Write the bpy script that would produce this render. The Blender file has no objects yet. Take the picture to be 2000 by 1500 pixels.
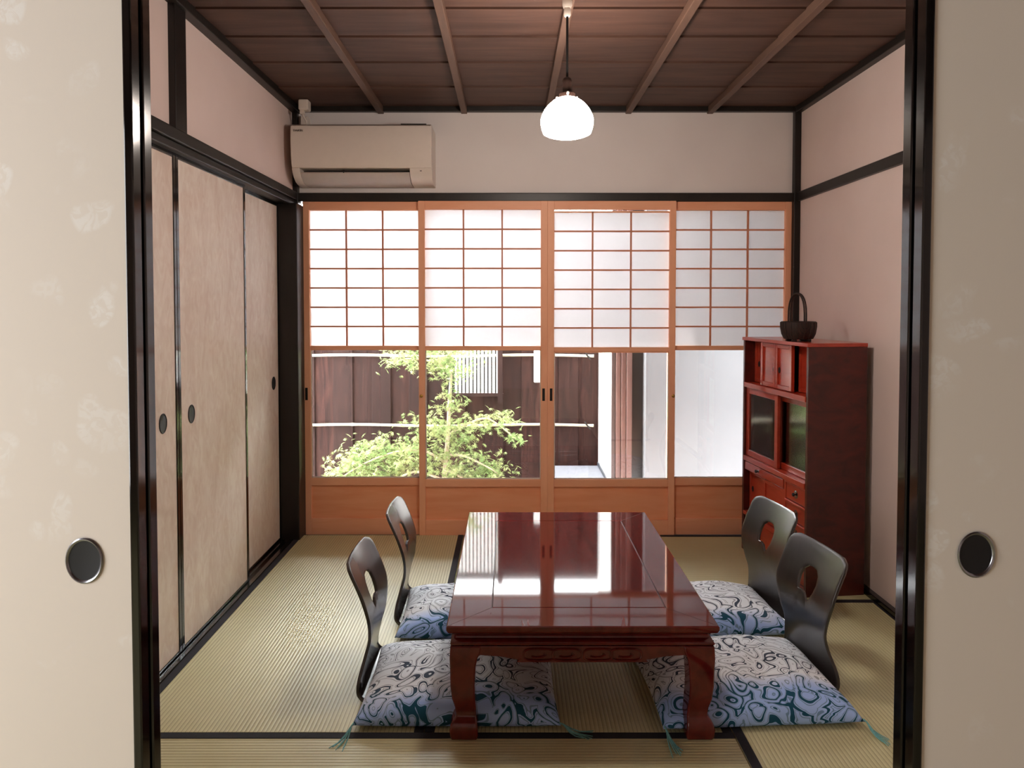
import bpy, bmesh, math, random
from mathutils import Vector, Matrix
random.seed(7)
S = bpy.context.scene
COL = S.collection

# ------------------------------------------------------------------ camera
cam_d = bpy.data.cameras.new('camera'); cam = bpy.data.objects.new('camera', cam_d); COL.objects.link(cam)
cam_d.sensor_width = 36.0; cam_d.lens = 1383.1 / 2000 * 36.0
cam_d.shift_x = (1000 - 996) / 2000; cam_d.shift_y = -(750 - 639) / 2000
cam_d.clip_start = 0.02
cam.location = (0, 0, 1.258); cam.rotation_euler = (math.pi / 2 - 0.0308, 0, 0)
S.camera = cam

# ------------------------------------------------------------------ world, sun, large lights, exposure
W = bpy.data.worlds.new('sky'); S.world = W; W.use_nodes = True
W.node_tree.nodes['Background'].inputs[0].default_value = (0.97, 0.985, 1.0, 1)
W.node_tree.nodes['Background'].inputs[1].default_value = 25.0
sun_d = bpy.data.lights.new('sun', 'SUN'); sun_d.energy = 15.0; sun_d.angle = math.radians(1.0); sun_d.color = (1.0, 0.95, 0.86)
sun = bpy.data.objects.new('sun', sun_d); COL.objects.link(sun)
sun.rotation_euler = Vector((0.22, -0.30, -0.93)).to_track_quat('-Z', 'Y').to_euler()
# area lamp added for daylight on the near doors, inside a closed side window
day_d = bpy.data.lights.new('anteroom_fill', 'AREA'); day_d.shape = 'RECTANGLE'; day_d.size = 1.5; day_d.size_y = 1.5
day_d.energy = 71; day_d.color = (0.985, 0.99, 1.0)
day = bpy.data.objects.new('anteroom_fill', day_d); COL.objects.link(day)
day.location = (-2.62, -0.2, 1.25); day.rotation_euler = (0, -math.pi / 2, 0)
S.view_settings.view_transform = 'Standard'; S.view_settings.look = 'None'
S.view_settings.gamma = 1.0; S.view_settings.use_curve_mapping = False
S.view_settings.exposure = 0.15
try:
    S.cycles.use_denoising = True
    S.cycles.max_bounces = 12; S.cycles.diffuse_bounces = 6; S.cycles.transparent_max_bounces = 16
    S.cycles.sample_clamp_indirect = 12.0; S.cycles.caustics_refractive = False; S.cycles.caustics_reflective = False
except Exception:
    pass

# ------------------------------------------------------------------ helpers
def lin(r, g, b):
    def f(c):
        c /= 255.0
        return c / 12.92 if c <= 0.04045 else ((c + 0.055) / 1.055) ** 2.4
    return (f(r), f(g), f(b), 1)

class Mat:
    def __init__(s, name, col, rough=0.6, metal=0.0, coat=0.0, spec=0.5):
        s.m = bpy.data.materials.new(name); s.m.use_nodes = True; s.t = s.m.node_tree
        s.b = s.t.nodes['Principled BSDF']
        s.b.inputs['Base Color'].default_value = col; s.b.inputs['Roughness'].default_value = rough
        s.b.inputs['Metallic'].default_value = metal; s.b.inputs['Coat Weight'].default_value = coat
        s.b.inputs['Coat Roughness'].default_value = 0.06; s.b.inputs['Specular IOR Level'].default_value = spec
    def n(s, kind, **kw):
        nd = s.t.nodes.new(kind)
        for k, v in kw.items():
            if k in nd.inputs: nd.inputs[k].default_value = v
            else: setattr(nd, k, v)
        return nd
    def l(s, a, b): s.t.links.new(a, b)
    def coords(s, scale=(1, 1, 1), kind='Object', rot=(0, 0, 0)):
        tc = s.n('ShaderNodeTexCoord'); mp = s.n('ShaderNodeMapping')
        mp.inputs['Scale'].default_value = scale; mp.inputs['Rotation'].default_value = rot
        s.l(tc.outputs[kind], mp.inputs[0]); return mp.outputs[0]
    def ramp(s, src, stops):
        r = s.n('ShaderNodeValToRGB'); e = r.color_ramp.elements
        while len(e) < len(stops): e.new(0.5)
        for i, (p, c) in enumerate(stops): e[i].position = p; e[i].color = c
        s.l(src, r.inputs[0]); return r.outputs[0]
    def noise(s, vec, scale=5, detail=4, dist=0.0, rough=0.5):
        nd = s.n('ShaderNodeTexNoise'); nd.inputs['Scale'].default_value = scale; nd.inputs['Detail'].default_value = detail
        nd.inputs['Distortion'].default_value = dist; nd.inputs['Roughness'].default_value = rough
        s.l(vec, nd.inputs['Vector']); return nd.outputs['Fac']
    def math(s, op, a, b=None):
        nd = s.n('ShaderNodeMath', operation=op)
        for i, v in enumerate((a, b)):
            if v is None: continue
            if isinstance(v, (int, float)): nd.inputs[i].default_value = v
            else: s.l(v, nd.inputs[i])
        return nd.outputs[0]
    def mix(s, fac, a, b, mode='MIX'):
        nd = s.n('ShaderNodeMix', data_type='RGBA', blend_type=mode)
        for sock, v in ((nd.inputs[0], fac), (nd.inputs[6], a), (nd.inputs[7], b)):
            if isinstance(v, (int, float, tuple)): sock.default_value = v
            else: s.l(v, sock)
        return nd.outputs[2]
    def n_sep(s, v):
        nd = s.n('ShaderNodeSeparateXYZ'); s.l(v, nd.inputs[0]); return nd.outputs[1]
    def color(s, sock): s.l(sock, s.b.inputs['Base Color']); return s
    def bump(s, sock, strength=0.3, dist=0.002):
        b = s.n('ShaderNodeBump'); b.inputs['Strength'].default_value = strength; b.inputs['Distance'].default_value = dist
        s.l(sock, b.inputs['Height']); s.l(b.outputs[0], s.b.inputs['Normal']); return s

def wood(name, c1, c2, rough=0.5, scale=(1, 1, 1), coat=0.0, bump=0.1, gs=3.0):
    """grain runs along the axis with the small scale"""
    m = Mat(name, c1, rough, coat=coat)
    v = m.coords(scale)
    g = m.noise(v, gs, 6, 0.6, 0.6)
    m.color(m.ramp(g, [(0.3, c1), (0.7, c2)]))
    if bump: m.bump(g, bump, 0.001)
    return m.m

def plain(name, col, rough=0.6, metal=0.0, coat=0.0, nz=0.06, ns=30, spec=0.5):
    m = Mat(name, col, rough, metal, coat, spec)
    f = m.noise(m.coords(), ns, 3)
    d = tuple(max(0, c * (1 - nz)) for c in col[:3]) + (1,); h = tuple(min(1, c * (1 + nz)) for c in col[:3]) + (1,)
    m.color(m.ramp(f, [(0.35, d), (0.65, h)]))
    return m.m

class MB:
    def __init__(s): s.v = []; s.f = []
    def add(s, vs, fs):
        o = len(s.v); s.v += [tuple(p) for p in vs]; s.f += [tuple(i + o for i in f) for f in fs]; return s
    def box(s, x0, x1, y0, y1, z0, z1):
        return s.add([(x0, y0, z0), (x1, y0, z0), (x1, y1, z0), (x0, y1, z0), (x0, y0, z1), (x1, y0, z1), (x1, y1, z1), (x0, y1, z1)],
                     [(0, 3, 2, 1), (4, 5, 6, 7), (0, 1, 5, 4), (1, 2, 6, 5), (2, 3, 7, 6), (3, 0, 4, 7)])
    def tube(s, pts, rad, n=8, caps=True):
        pts = [Vector(p) for p in pts]; rings = []
        rad = rad if isinstance(rad, (list, tuple)) else [rad] * len(pts)
        up = None; o = len(s.v)
        for i, p in enumerate(pts):
            t = (pts[min(i + 1, len(pts) - 1)] - pts[max(i - 1, 0)]).normalized()
            if up is None:
                up = t.cross(Vector((0, 0, 1)) if abs(t.z) < 0.9 else Vector((1, 0, 0))).normalized()
            a = up - t * up.dot(t)
            if a.length < 1e-4: a = t.orthogonal()
            a.normalize(); b = a.cross(t).normalized(); up = a
            for k in range(n):
                an = 2 * math.pi * k / n
                s.v.append(tuple(p + (a * math.cos(an) + b * math.sin(an)) * rad[i]))
        for i in range(len(pts) - 1):
            for k in range(n):
                s.f.append((o + i * n + k, o + i * n + (k + 1) % n, o + (i + 1) * n + (k + 1) % n, o + (i + 1) * n + k))
        if caps:
            s.f.append(tuple(o + k for k in range(n))[::-1]); s.f.append(tuple(o + (len(pts) - 1) * n + k for k in range(n)))
        return s
    def lathe(s, prof, c=(0, 0, 0), n=32, cap0=False, cap1=False, sx=1.0, sy=1.0):
        o = len(s.v)
        for r, z in prof:
            for k in range(n):
                an = 2 * math.pi * k / n
                s.v.append((c[0] + r * math.cos(an) * sx, c[1] + r * math.sin(an) * sy, c[2] + z))
        for i in range(len(prof) - 1):
            for k in range(n):
                s.f.append((o + i * n + k, o + i * n + (k + 1) % n, o + (i + 1) * n + (k + 1) % n, o + (i + 1) * n + k))
        if cap0: s.f.append(tuple(o + k for k in range(n))[::-1])
        if cap1: s.f.append(tuple(o + (len(prof) - 1) * n + k for k in range(n)))
        return s
    def prism(s, poly, axis, a, b):
        """extrude a 2-D polygon along an axis: x -> (y,z), y -> (x,z), z -> (x,y)"""
        def P(p, t):
            return {'x': (t, p[0], p[1]), 'y': (p[0], t, p[1]), 'z': (p[0], p[1], t)}[axis]
        n = len(poly)
        vs = [P(p, a) for p in poly] + [P(p, b) for p in poly]
        fs = [tuple(range(n))[::-1], tuple(range(n, 2 * n))] + [(i, (i + 1) % n, n + (i + 1) % n, n + i) for i in range(n)]
        return s.add(vs, fs)
    def mesh(s, name):
        me = bpy.data.meshes.new(name); me.from_pydata(s.v, [], s.f); me.update()
        bm = bmesh.new(); bm.from_mesh(me); bmesh.ops.recalc_face_normals(bm, faces=bm.faces); bm.to_mesh(me); bm.free()
        return me
    def build(s, name, mat, parent=None, smooth=False, bevel=0.0, seg=2):
        me = s.mesh(name); me.materials.append(mat)
        o = bpy.data.objects.new(name, me); COL.objects.link(o)
        if parent: o.parent = parent
        if smooth:
            for p in me.polygons: p.use_smooth = True
            me.set_sharp_from_angle(angle=math.radians(40)) if hasattr(me, 'set_sharp_from_angle') else None
        if bevel:
            b = o.modifiers.new('bevel', 'BEVEL'); b.width = bevel; b.segments = seg; b.limit_method = 'ANGLE'; b.angle_limit = math.radians(50)
        return o

def box(name, mat, x0, x1, y0, y1, z0, z1, parent=None, bevel=0.0):
    return MB().box(x0, x1, y0, y1, z0, z1).build(name, mat, parent, bevel=bevel)

def empty(name, loc=(0, 0, 0), rz=0.0):
    o = bpy.data.objects.new(name, None); COL.objects.link(o); o.location = loc; o.rotation_euler = (0, 0, rz); o.empty_display_size = 0.05
    return o
def tag(o, label, cat, group=None, kind=None):
    o['label'] = label; o['category'] = cat
    if group: o['group'] = group
    if kind: o['kind'] = kind
    return o
def copy_tree(o, parent=None):
    c = o.copy(); COL.objects.link(c); c.parent = parent
    for ch in list(o.children): copy_tree(ch, c)
    return c
def inst(o, parent, loc):
    c = o.copy(); COL.objects.link(c); c.parent = parent; c.location = loc; return c

# ------------------------------------------------------------------ materials
M = {}
def plaster(name, a, b):
    m = Mat(name, a, 0.9, spec=0.2); v = m.coords(); f = m.noise(v, 3, 5); g = m.noise(v, 160, 2)
    m.color(m.ramp(f, [(0.3, a), (0.7, b)])); m.bump(g, 0.15, 0.001); return m.m
M['plaster'] = plaster('plaster', lin(222, 202, 195), lin(229, 210, 203))
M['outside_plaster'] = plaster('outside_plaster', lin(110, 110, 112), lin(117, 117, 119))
M['plaster_white'] = plaster('plaster_white', lin(230, 224, 222), lin(235, 230, 228))
M['dark_wood'] = wood('dark_stained_wood', lin(16, 12, 10), lin(27, 21, 18), 0.38, (8, 8, 1.2))
M['beam'] = wood('blackened_beam', lin(20, 17, 15), lin(33, 28, 24), 0.42, (6, 1.2, 8))
M['lacquer'] = plain('black_lacquer', lin(8, 7, 7), 0.12, coat=0.3, nz=0.1, spec=0.4)
M['hinoki'] = wood('pale_cypress', lin(240, 172, 134), lin(248, 188, 152), 0.5, (4, 4, 1.0), bump=0.05)
M['hinoki_h'] = wood('pale_cypress_rail', lin(238, 168, 130), lin(246, 184, 148), 0.5, (0.8, 4, 6), bump=0.05)
M['hinoki_board'] = wood('cedar_board', lin(238, 158, 116), lin(247, 178, 138), 0.5, (0.5, 2, 5), bump=0.05, gs=4)
M['muntin'] = wood('muntin_wood', lin(196, 122, 90), lin(210, 140, 106), 0.55, (3, 3, 3), bump=0)
M['ceil_board'] = wood('ceiling_board', lin(64, 42, 33), lin(92, 64, 52), 0.6, (0.7, 6, 3), bump=0.1)
M['batten'] = wood('ceiling_batten', lin(84, 62, 50), lin(108, 82, 68), 0.55, (6, 0.8, 6))
M['glossy_rail'] = plain('worn_black_rail', lin(20, 17, 16), 0.22, coat=0.4, nz=0.3)
M['iron'] = plain('black_iron', lin(28, 29, 33), 0.45, 0.3)
M['chrome'] = plain('steel_rim', lin(150, 152, 158), 0.25, 1.0)
M['brass'] = plain('aged_brass', lin(180, 140, 70), 0.35, 1.0)
M['plastic'] = plain('white_plastic', lin(222, 212, 202), 0.4, nz=0.01)
M['plastic_grey'] = plain('grey_plastic', lin(190, 180, 172), 0.45, nz=0.02)
M['black'] = plain('black_gap', lin(12, 11, 11), 0.6)
M['print'] = plain('grey_print', lin(70, 60, 60), 0.6)
M['border'] = plain('tatami_border_cloth', lin(30, 29, 36), 0.85, nz=0.2, ns=300)

# tatami: ribs run along the local X axis
m = Mat('tatami', lin(178, 164, 120), 0.48, spec=0.9)
v = m.coords()
sep = m.n('ShaderNodeSeparateXYZ'); m.l(v, sep.inputs[0])
rib = m.math('ABSOLUTE', m.math('SINE', m.math('MULTIPLY', sep.outputs[1], math.pi / 0.0125)))
weft = m.noise(m.coords((120, 10, 1)), 4, 3)
blot = m.noise(v, 2.2, 4)
c1 = m.ramp(blot, [(0.3, lin(184, 178, 132)), (0.7, lin(206, 200, 154))])
c2 = m.mix(m.ramp(rib, [(0.0, (1, 1, 1, 1)), (0.45, (0, 0, 0, 1))]), c1, lin(132, 124, 84))
c3 = m.mix(m.math('MULTIPLY', weft, 0.35), c2, lin(218, 212, 172))
m.color(c3); m.bump(rib, 0.5, 0.002); M['tatami'] = m.m

# fusuma papers
def fusuma_paper(name, base, light, scale, amount):
    m = Mat(name, base, 0.8, spec=0.25); v = m.coords()
    big = m.noise(v, scale, 3, 1.2)
    vor = m.n('ShaderNodeTexVoronoi'); vor.inputs['Scale'].default_value = scale * 5
    w = m.n('ShaderNodeVectorMath', operation='ADD'); nz = m.n('ShaderNodeTexNoise'); nz.inputs['Scale'].default_value = 5
    m.l(v, nz.inputs['Vector']); m.l(v, w.inputs[0])
    sc = m.n('ShaderNodeVectorMath', operation='SCALE'); sc.inputs['Scale'].default_value = 0.25
    m.l(nz.outputs['Color'], sc.inputs[0]); m.l(sc.outputs[0], w.inputs[1]); m.l(w.outputs[0], vor.inputs['Vector'])
    petal = m.ramp(vor.outputs['Distance'], [(0.32, (1, 1, 1, 1)), (0.40, (0, 0, 0, 1))])
    veins = m.ramp(m.noise(v, 45, 3, 2.0), [(0.44, (0.3, 0.3, 0.3, 1)), (0.56, (1, 1, 1, 1))])
    area = m.ramp(big, [(0.46, (0, 0, 0, 1)), (0.58, (1, 1, 1, 1))])
    f = m.math('MULTIPLY', m.math('MULTIPLY', petal, area), veins)
    m.color(m.mix(m.math('MULTIPLY', f, amount), base, light)); return m.m
M['near_paper'] = fusuma_paper('printed_door_paper', lin(225, 216, 205), lin(234, 230, 224), 2.2, 0.9)
m = Mat('mottled_door_paper', lin(212, 192, 170), 0.55, spec=0.4); v = m.coords((1, 1, 0.5))
f = m.noise(v, 26, 5, 1.5); g = m.noise(m.coords((1, 1, 0.3)), 8, 4, 1.0)
m.color(m.ramp(m.math('MULTIPLY', m.math('ADD', f, g), 0.5), [(0.38, lin(222, 202, 188)), (0.62, lin(238, 226, 214))])); m.bump(f, 0.15, 0.001)
M['closet_paper'] = m.m

# shoji paper: diffuse front, light passes through
mt = bpy.data.materials.new('shoji_paper'); mt.use_nodes = True; t = mt.node_tree; t.nodes.clear()
o_ = t.nodes.new('ShaderNodeOutputMaterial'); d_ = t.nodes.new('ShaderNodeBsdfDiffuse'); tr_ = t.nodes.new('ShaderNodeBsdfTranslucent'); mx = t.nodes.new('ShaderNodeMixShader')
tc = t.nodes.new('ShaderNodeTexCoord'); nz = t.nodes.new('ShaderNodeTexNoise'); nz.inputs['Scale'].default_value = 40; rp = t.nodes.new('ShaderNodeValToRGB')
rp.color_ramp.elements[0].color = (0.56, 0.556, 0.566, 1); rp.color_ramp.elements[1].color = (0.60, 0.596, 0.606, 1)
t.links.new(tc.outputs['Object'], nz.inputs['Vector']); t.links.new(nz.outputs['Fac'], rp.inputs[0]); t.links.new(rp.outputs[0], tr_.inputs[0])
d_.inputs[0].default_value = (0.82, 0.81, 0.81, 1); mx.inputs[0].default_value = 0.5
t.links.new(d_.outputs[0], mx.inputs[1]); t.links.new(tr_.outputs[0], mx.inputs[2]); t.links.new(mx.outputs[0], o_.inputs[0]); M['paper'] = mt

# thin clear pane: see-through with a Fresnel reflection
def pane_mat(name, tint, boost=1.0, rough=0.01):
    mt = bpy.data.materials.new(name); mt.use_nodes = True; t = mt.node_tree; t.nodes.clear()
    o_ = t.nodes.new('ShaderNodeOutputMaterial'); a = t.nodes.new('ShaderNodeBsdfTransparent'); g = t.nodes.new('ShaderNodeBsdfGlossy'); mx = t.nodes.new('ShaderNodeMixShader')
    a.inputs[0].default_value = tint; g.inputs['Roughness'].default_value = rough
    fr = t.nodes.new('ShaderNodeFresnel'); fr.inputs[0].default_value = 1.5
    mu = t.nodes.new('ShaderNodeMath'); mu.operation = 'MULTIPLY'; mu.inputs[1].default_value = boost; mu.use_clamp = True
    t.links.new(fr.outputs[0], mu.inputs[0]); t.links.new(mu.outputs[0], mx.inputs[0])
    t.links.new(a.outputs[0], mx.inputs[1]); t.links.new(g.outputs[0], mx.inputs[2]); t.links.new(mx.outputs[0], o_.inputs[0]); return mt
M['glass'] = pane_mat('window_glass', (0.95, 0.96, 0.96, 1))
M['cab_glass'] = pane_mat('cabinet_glass', (0.80, 0.84, 0.83, 1), 2.2, 0.10)

# ------------------------------------------------------------------ room shell
D = 3.879; XL = -1.163; XR = 1.567; H = 2.326; YN = 1.12
# floor with tatami mats
fl = MB().box(XL - 0.75, XR + 0.15, YN - 0.05, D + 0.12, -0.16, -0.055).build('floor', M['dark_wood'])
tag(fl, 'tatami mat floor with dark cloth borders', 'floor', kind='structure')
def mat(x0, x1, y0, y1, along, borders=True):
    L, Wd = (x1 - x0, y1 - y0) if along == 'x' else (y1 - y0, x1 - x0)
    g = 0.0015
    o = MB().box(-L / 2 + g, L / 2 - g, -Wd / 2 + g, Wd / 2 - g, -0.055, 0).build('tatami_mat', M['tatami'], fl, bevel=0.002)
    o.location = ((x0 + x1) / 2, (y0 + y1) / 2, 0); o.rotation_euler = (0, 0, 0 if along == 'x' else math.pi / 2)
    if borders:
        for s in (-1, 1):
            ys = sorted((s * (Wd / 2 - g - 0.0005), s * (Wd / 2 - 0.030)))
            MB().box(-L / 2 + g, L / 2 - g, ys[0], ys[1], -0.03, 0.0018).build('cloth_border', M['border'], o, bevel=0.001)
XA, XB, YA, YB = XL + 0.91, XL + 1.82, D - 1.83, D - 0.92
YF = D - 0.035
mat(XL, XA, YA, YF, 'y'); mat(XL, XB, YN, YA, 'x'); mat(XB, XR, YN, YB, 'y'); mat(XA, XR, YB, YF, 'x'); mat(XA, XB, YA, YB, 'y')

# ceiling: lapped boards, battens below, dark edge trim
ce = MB().box(XL - 0.15, XR + 0.15, YN - 0.05, D + 0.12, H + 0.03, H + 0.10).build('ceiling', M['dark_wood'])
tag(ce, 'dark brown board ceiling with slender battens', 'ceiling', kind='structure')
edges = [D, 3.505, 3.155, 2.855, 2.585, 2.30, 2.0, 1.70, 1.40, YN]
for i in range(len(edges) - 1):
    y1, y0 = edges[i], edges[i + 1]
    mb = MB(); x0, x1 = XL - 0.02, XR + 0.02
    z0, z1 = H + 0.005, H           # each board is a little tilted, its near edge proud of the open joint
    a0, a1 = y0 + 0.0045, y1 - 0.0045
    mb.add([(x0, a0, z1), (x1, a0, z1), (x1, a1, z0), (x0, a1, z0), (x0, a0, z1 + 0.010), (x1, a0, z1 + 0.010), (x1, a1, z0 + 0.010), (x0, a1, z0 + 0.010)],
           [(0, 3, 2, 1), (4, 5, 6, 7), (0, 1, 5, 4), (1, 2, 6, 5), (2, 3, 7, 6), (3, 0, 4, 7)])
    mb.build('ceiling_board', M['ceil_board'], ce)
for x in (-0.70, -0.248, 0.206, 0.642, 1.085):
    MB().box(x - 0.016, x + 0.016, YN, D, H - 0.030, H + 0.006).build('ceiling_batten', M['batten'], ce, bevel=0.003)
tr = empty('trim_1'); tag(tr, 'dark moulding running round the ceiling edge', 'trim', kind='structure')
box('moulding', M['beam'], XL - 0.02, XL + 0.028, YN, D, H - 0.030, H + 0.015, tr, 0.003)
box('moulding', M['beam'], XR - 0.028, XR + 0.02, YN, D, H - 0.030, H + 0.015, tr, 0.003)
box('moulding', M['beam'], XL, XR, D - 0.028, D + 0.02, H - 0.022, H + 0.015, tr, 0.003)

# left wall: plaster above the beam, closet front below
wl = box('wall_left', M['plaster'], XL - 0.10, XL - 0.012, YN, D + 0.02, 1.80, H + 0.02); tag(wl, 'pinkish plaster wall above the closet doors', 'wall', kind='structure')
clb = box('closet_back', M['dark_wood'], XL - 0.75, XL - 0.70, YN, D, -0.05, H, wl)
box('closet_lid', M['dark_wood'], XL - 0.70, XL - 0.10, YN, D + 0.02, 1.86, 1.90, wl)
box('wall_post', M['dark_wood'], XL - 0.03, XL + 0.012, 2.462, 2.548, 1.866, H - 0.01, wl, 0.003)
t2 = empty('trim_2'); tag(t2, 'blackened beam over the closet doors', 'trim', kind='structure')
box('beam_face', M['beam'], XL - 0.05, XL + 0.014, YN, D, 1.826, 1.870, t2, 0.004)
box('door_head', M['beam'], XL - 0.11, XL + 0.002, YN, D, 1.797, 1.826, t2, 0.004)
# sill with two door tracks
t3 = empty('trim_3'); tag(t3, 'worn black sill with sliding door grooves along the closet', 'trim', kind='structure')
for a, b, z in ((XL - 0.020, XL - 0.001, 0.004), (XL - 0.046, XL - 0.020, -0.010), (XL - 0.060, XL - 0.046, 0.002), (XL - 0.088, XL - 0.060, -0.010), (XL - 0.11, XL - 0.088, 0.002)):
    box('sill_strip', M['glossy_rail'] if z > 0 else M['hinoki'] if a < XL - 0.08 else M['glossy_rail'], a, b, YN, D - 0.115, -0.055, z, t3)
box('sill_board', M['hinoki'], XL - 0.088, XL - 0.060, 2.0, D - 0.115, -0.04, -0.0095, t3)
# corner post, left back
cp = empty('trim_4'); tag(cp, 'thick black corner post beside the closet', 'post', kind='structure')
box('post', M['dark_wood'], XL - 0.10, XL + 0.036, D - 0.118, D + 0.03, -0.05, 1.80, cp, 0.004)
box('upper_post', M['dark_wood'], XL - 0.06, XL + 0.016, D - 0.030, D + 0.03, 1.80, H, cp, 0.003)

# back wall
wb = box('wall_back', M['plaster_white'], XL - 0.10, XR + 0.10, D, D + 0.09, 1.86, H + 0.05); tag(wb, 'pale plaster wall above the paper screens', 'wall', kind='structure')
t5 = empty('trim_5'); tag(t5, 'black beam across the top of the paper screens', 'trim', kind='structure')
box('beam_face', M['beam'], XL + 0.0, XR, D - 0.022, D + 0.09, 1.822, 1.868, t5, 0.004)
t6 = empty('trim_6'); tag(t6, 'dark sill under the paper screens', 'trim', kind='structure')
box('sill_strip', M['dark_wood'], XL + 0.03, XR, D - 0.033, D + 0.10, -0.055, -0.012, t6)

# right wall
wr = box('wall_right', M['plaster'], XR + 0.004, XR + 0.10, YN, D + 0.02, -0.05, H + 0.02); tag(wr, 'pinkish plaster side wall behind the wooden cabinet', 'wall', kind='structure')
t7 = empty('trim_7'); tag(t7, 'slim black rail across the pinkish side wall', 'trim', kind='structure')
box('rail', M['beam'], XR - 0.014, XR + 0.02, YN, D, 1.822, 1.870, t7, 0.003)
bb = empty('baseboard_right'); tag(bb, 'black baseboard along the pinkish side wall', 'baseboard', kind='structure')
box('strip', M['lacquer'], XR - 0.022, XR + 0.01, YN, D - 0.04, -0.05, 0.024, bb, 0.003)
t8 = empty('trim_8'); tag(t8, 'thin black corner post behind the basket', 'post', kind='structure')
box('post', M['dark_wood'], XR - 0.030, XR + 0.03, D - 0.032, D + 0.03, -0.05, H, t8, 0.003)

# ------------------------------------------------------------------ paper screens (sliding doors of the back wall)
def shoji(idx, x0, x1, yf, label, stl, str_, dz=0.0, sash=False, pulls=()):
    """x0..x1 outer edges, yf = front face y; stl/str_ stile widths"""
    root = empty('door_%d' % idx, ((x0 + x1) / 2, yf, 0)); tag(root, label, 'door', 'paper screens of the window wall', 'structure')
    cx = (x0 + x1) / 2
    th = 0.028
    def b(name, m, a, c, z0, z1, f=0.0, t=th, bev=0.0015, par=root):
        return box(name, M[m], a - cx, c - cx, f, f + t, z0, z1, par, bev)
    b('stile', 'hinoki', x0, x0 + stl, -0.008, 1.822); b('stile', 'hinoki', x1 - str_, x1, -0.008, 1.822)
    a, c = x0 + stl, x1 - str_
    b('top_rail', 'hinoki_h', a, c, 1.776, 1.822, 0.001); b('middle_rail', 'hinoki_h', a, c, 1.012 + dz, 1.036 + dz, 0.004, 0.02)
    b('lower_rail', 'hinoki_h', a, c, 0.266, 0.306, 0.001); b('bottom_rail', 'hinoki_h', a, c, -0.008, 0.082, 0.001)
    b('wood_panel', 'hinoki_board', a, c, 0.075, 0.272, 0.012, 0.01, 0)
    zt, zb = 1.776, 1.036
    if sash:                      # lattice sash that slides, hung a little low
        zt, zb = 1.764, 1.030
        b('sash_rail', 'hinoki_h', a, c, zt - 0.004, zt + 0.004, 0.008, 0.012, 0); b('sash_rail', 'hinoki_h', a, c, zb - 0.03, zb, 0.008, 0.012, 0)
        b('glass_pane', 'glass', a, c, zt, 1.778, 0.020, 0.002, 0)
    w = 0.0085; nx, nz_ = 3, 7
    px = (c - a) / nx; pz = (zt - zb) / nz_
    for i in range(1, nx):
        b('muntin', 'muntin', a + i * px - w / 2, a + i * px + w / 2, zb, zt, 0.008, 0.011, 0)
    for j in range(1, nz_):
        b('muntin', 'muntin', a, c, zb + j * pz - w / 2, zb + j * pz + w / 2, 0.0085, 0.010, 0)
    pm = None
    for i in range(nx):
        for j in range(nz_):
            if pm is None:
                pm = MB().box(0, px, 0, 0.0006, 0, pz).build('paper_pane', M['paper'], root); pm.location = (a - cx + i * px, 0.0195, zb + j * pz)
            else:
                inst(pm, root, (a - cx + i * px, 0.0195, zb + j * pz))
    b('glass_pane', 'glass', a, c, 0.300, 1.016 + dz, 0.016, 0.003, 0)
    b('glass_bead', 'plastic', a, a + 0.006, 0.306, 1.012 + dz, 0.012, 0.004, 0); b('glass_bead', 'plastic', c - 0.004, c, 0.306, 1.012 + dz, 0.012, 0.004, 0)
    b('glass_bead', 'plastic', a, c, 0.304, 0.312, 0.012, 0.004, 0)
    for px_, kind in pulls:
        if kind == 'pull':
            p = box('finger_pull', M['black'], px_ - cx - 0.007, px_ - cx + 0.007, -0.0012, 0.004, 0.738, 0.806, root)
        else:
            p = MB().lathe([(0.0001, 0), (0.008, 0), (0.009, 0.004), (0.004, 0.008), (0.0001, 0.0085)], n=14).build('screen_latch', M['brass'], root, True)
            p.rotation_euler = (math.pi / 2, 0, 0); p.location = (px_ - cx, 0.0, 0.765)
    return root
YS = 3.842; YS2 = 3.874
shoji(1, -1.129, -0.462, YS2, 'paper screen beside the black corner post, maple and fence seen through its glass', 0.034, 0.034, pulls=((-1.117, 'pull'),))
shoji(2, -0.496, 0.2038, YS, 'middle paper screen with its glass full of maple leaves', 0.034, 0.036, pulls=((0.183, 'pull'), (-0.482, 'latch')))
shoji(3, 0.2039, 0.899, YS, 'paper screen with a low-hung lattice sash, white wall stripe behind its glass', 0.036, 0.034, dz=-0.006, sash=True, pulls=((0.224, 'pull'), (0.889, 'latch')))
shoji(4, 0.865, 1.536, YS2, 'paper screen partly hidden by the wooden cabinet and basket', 0.034, 0.034)

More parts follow.
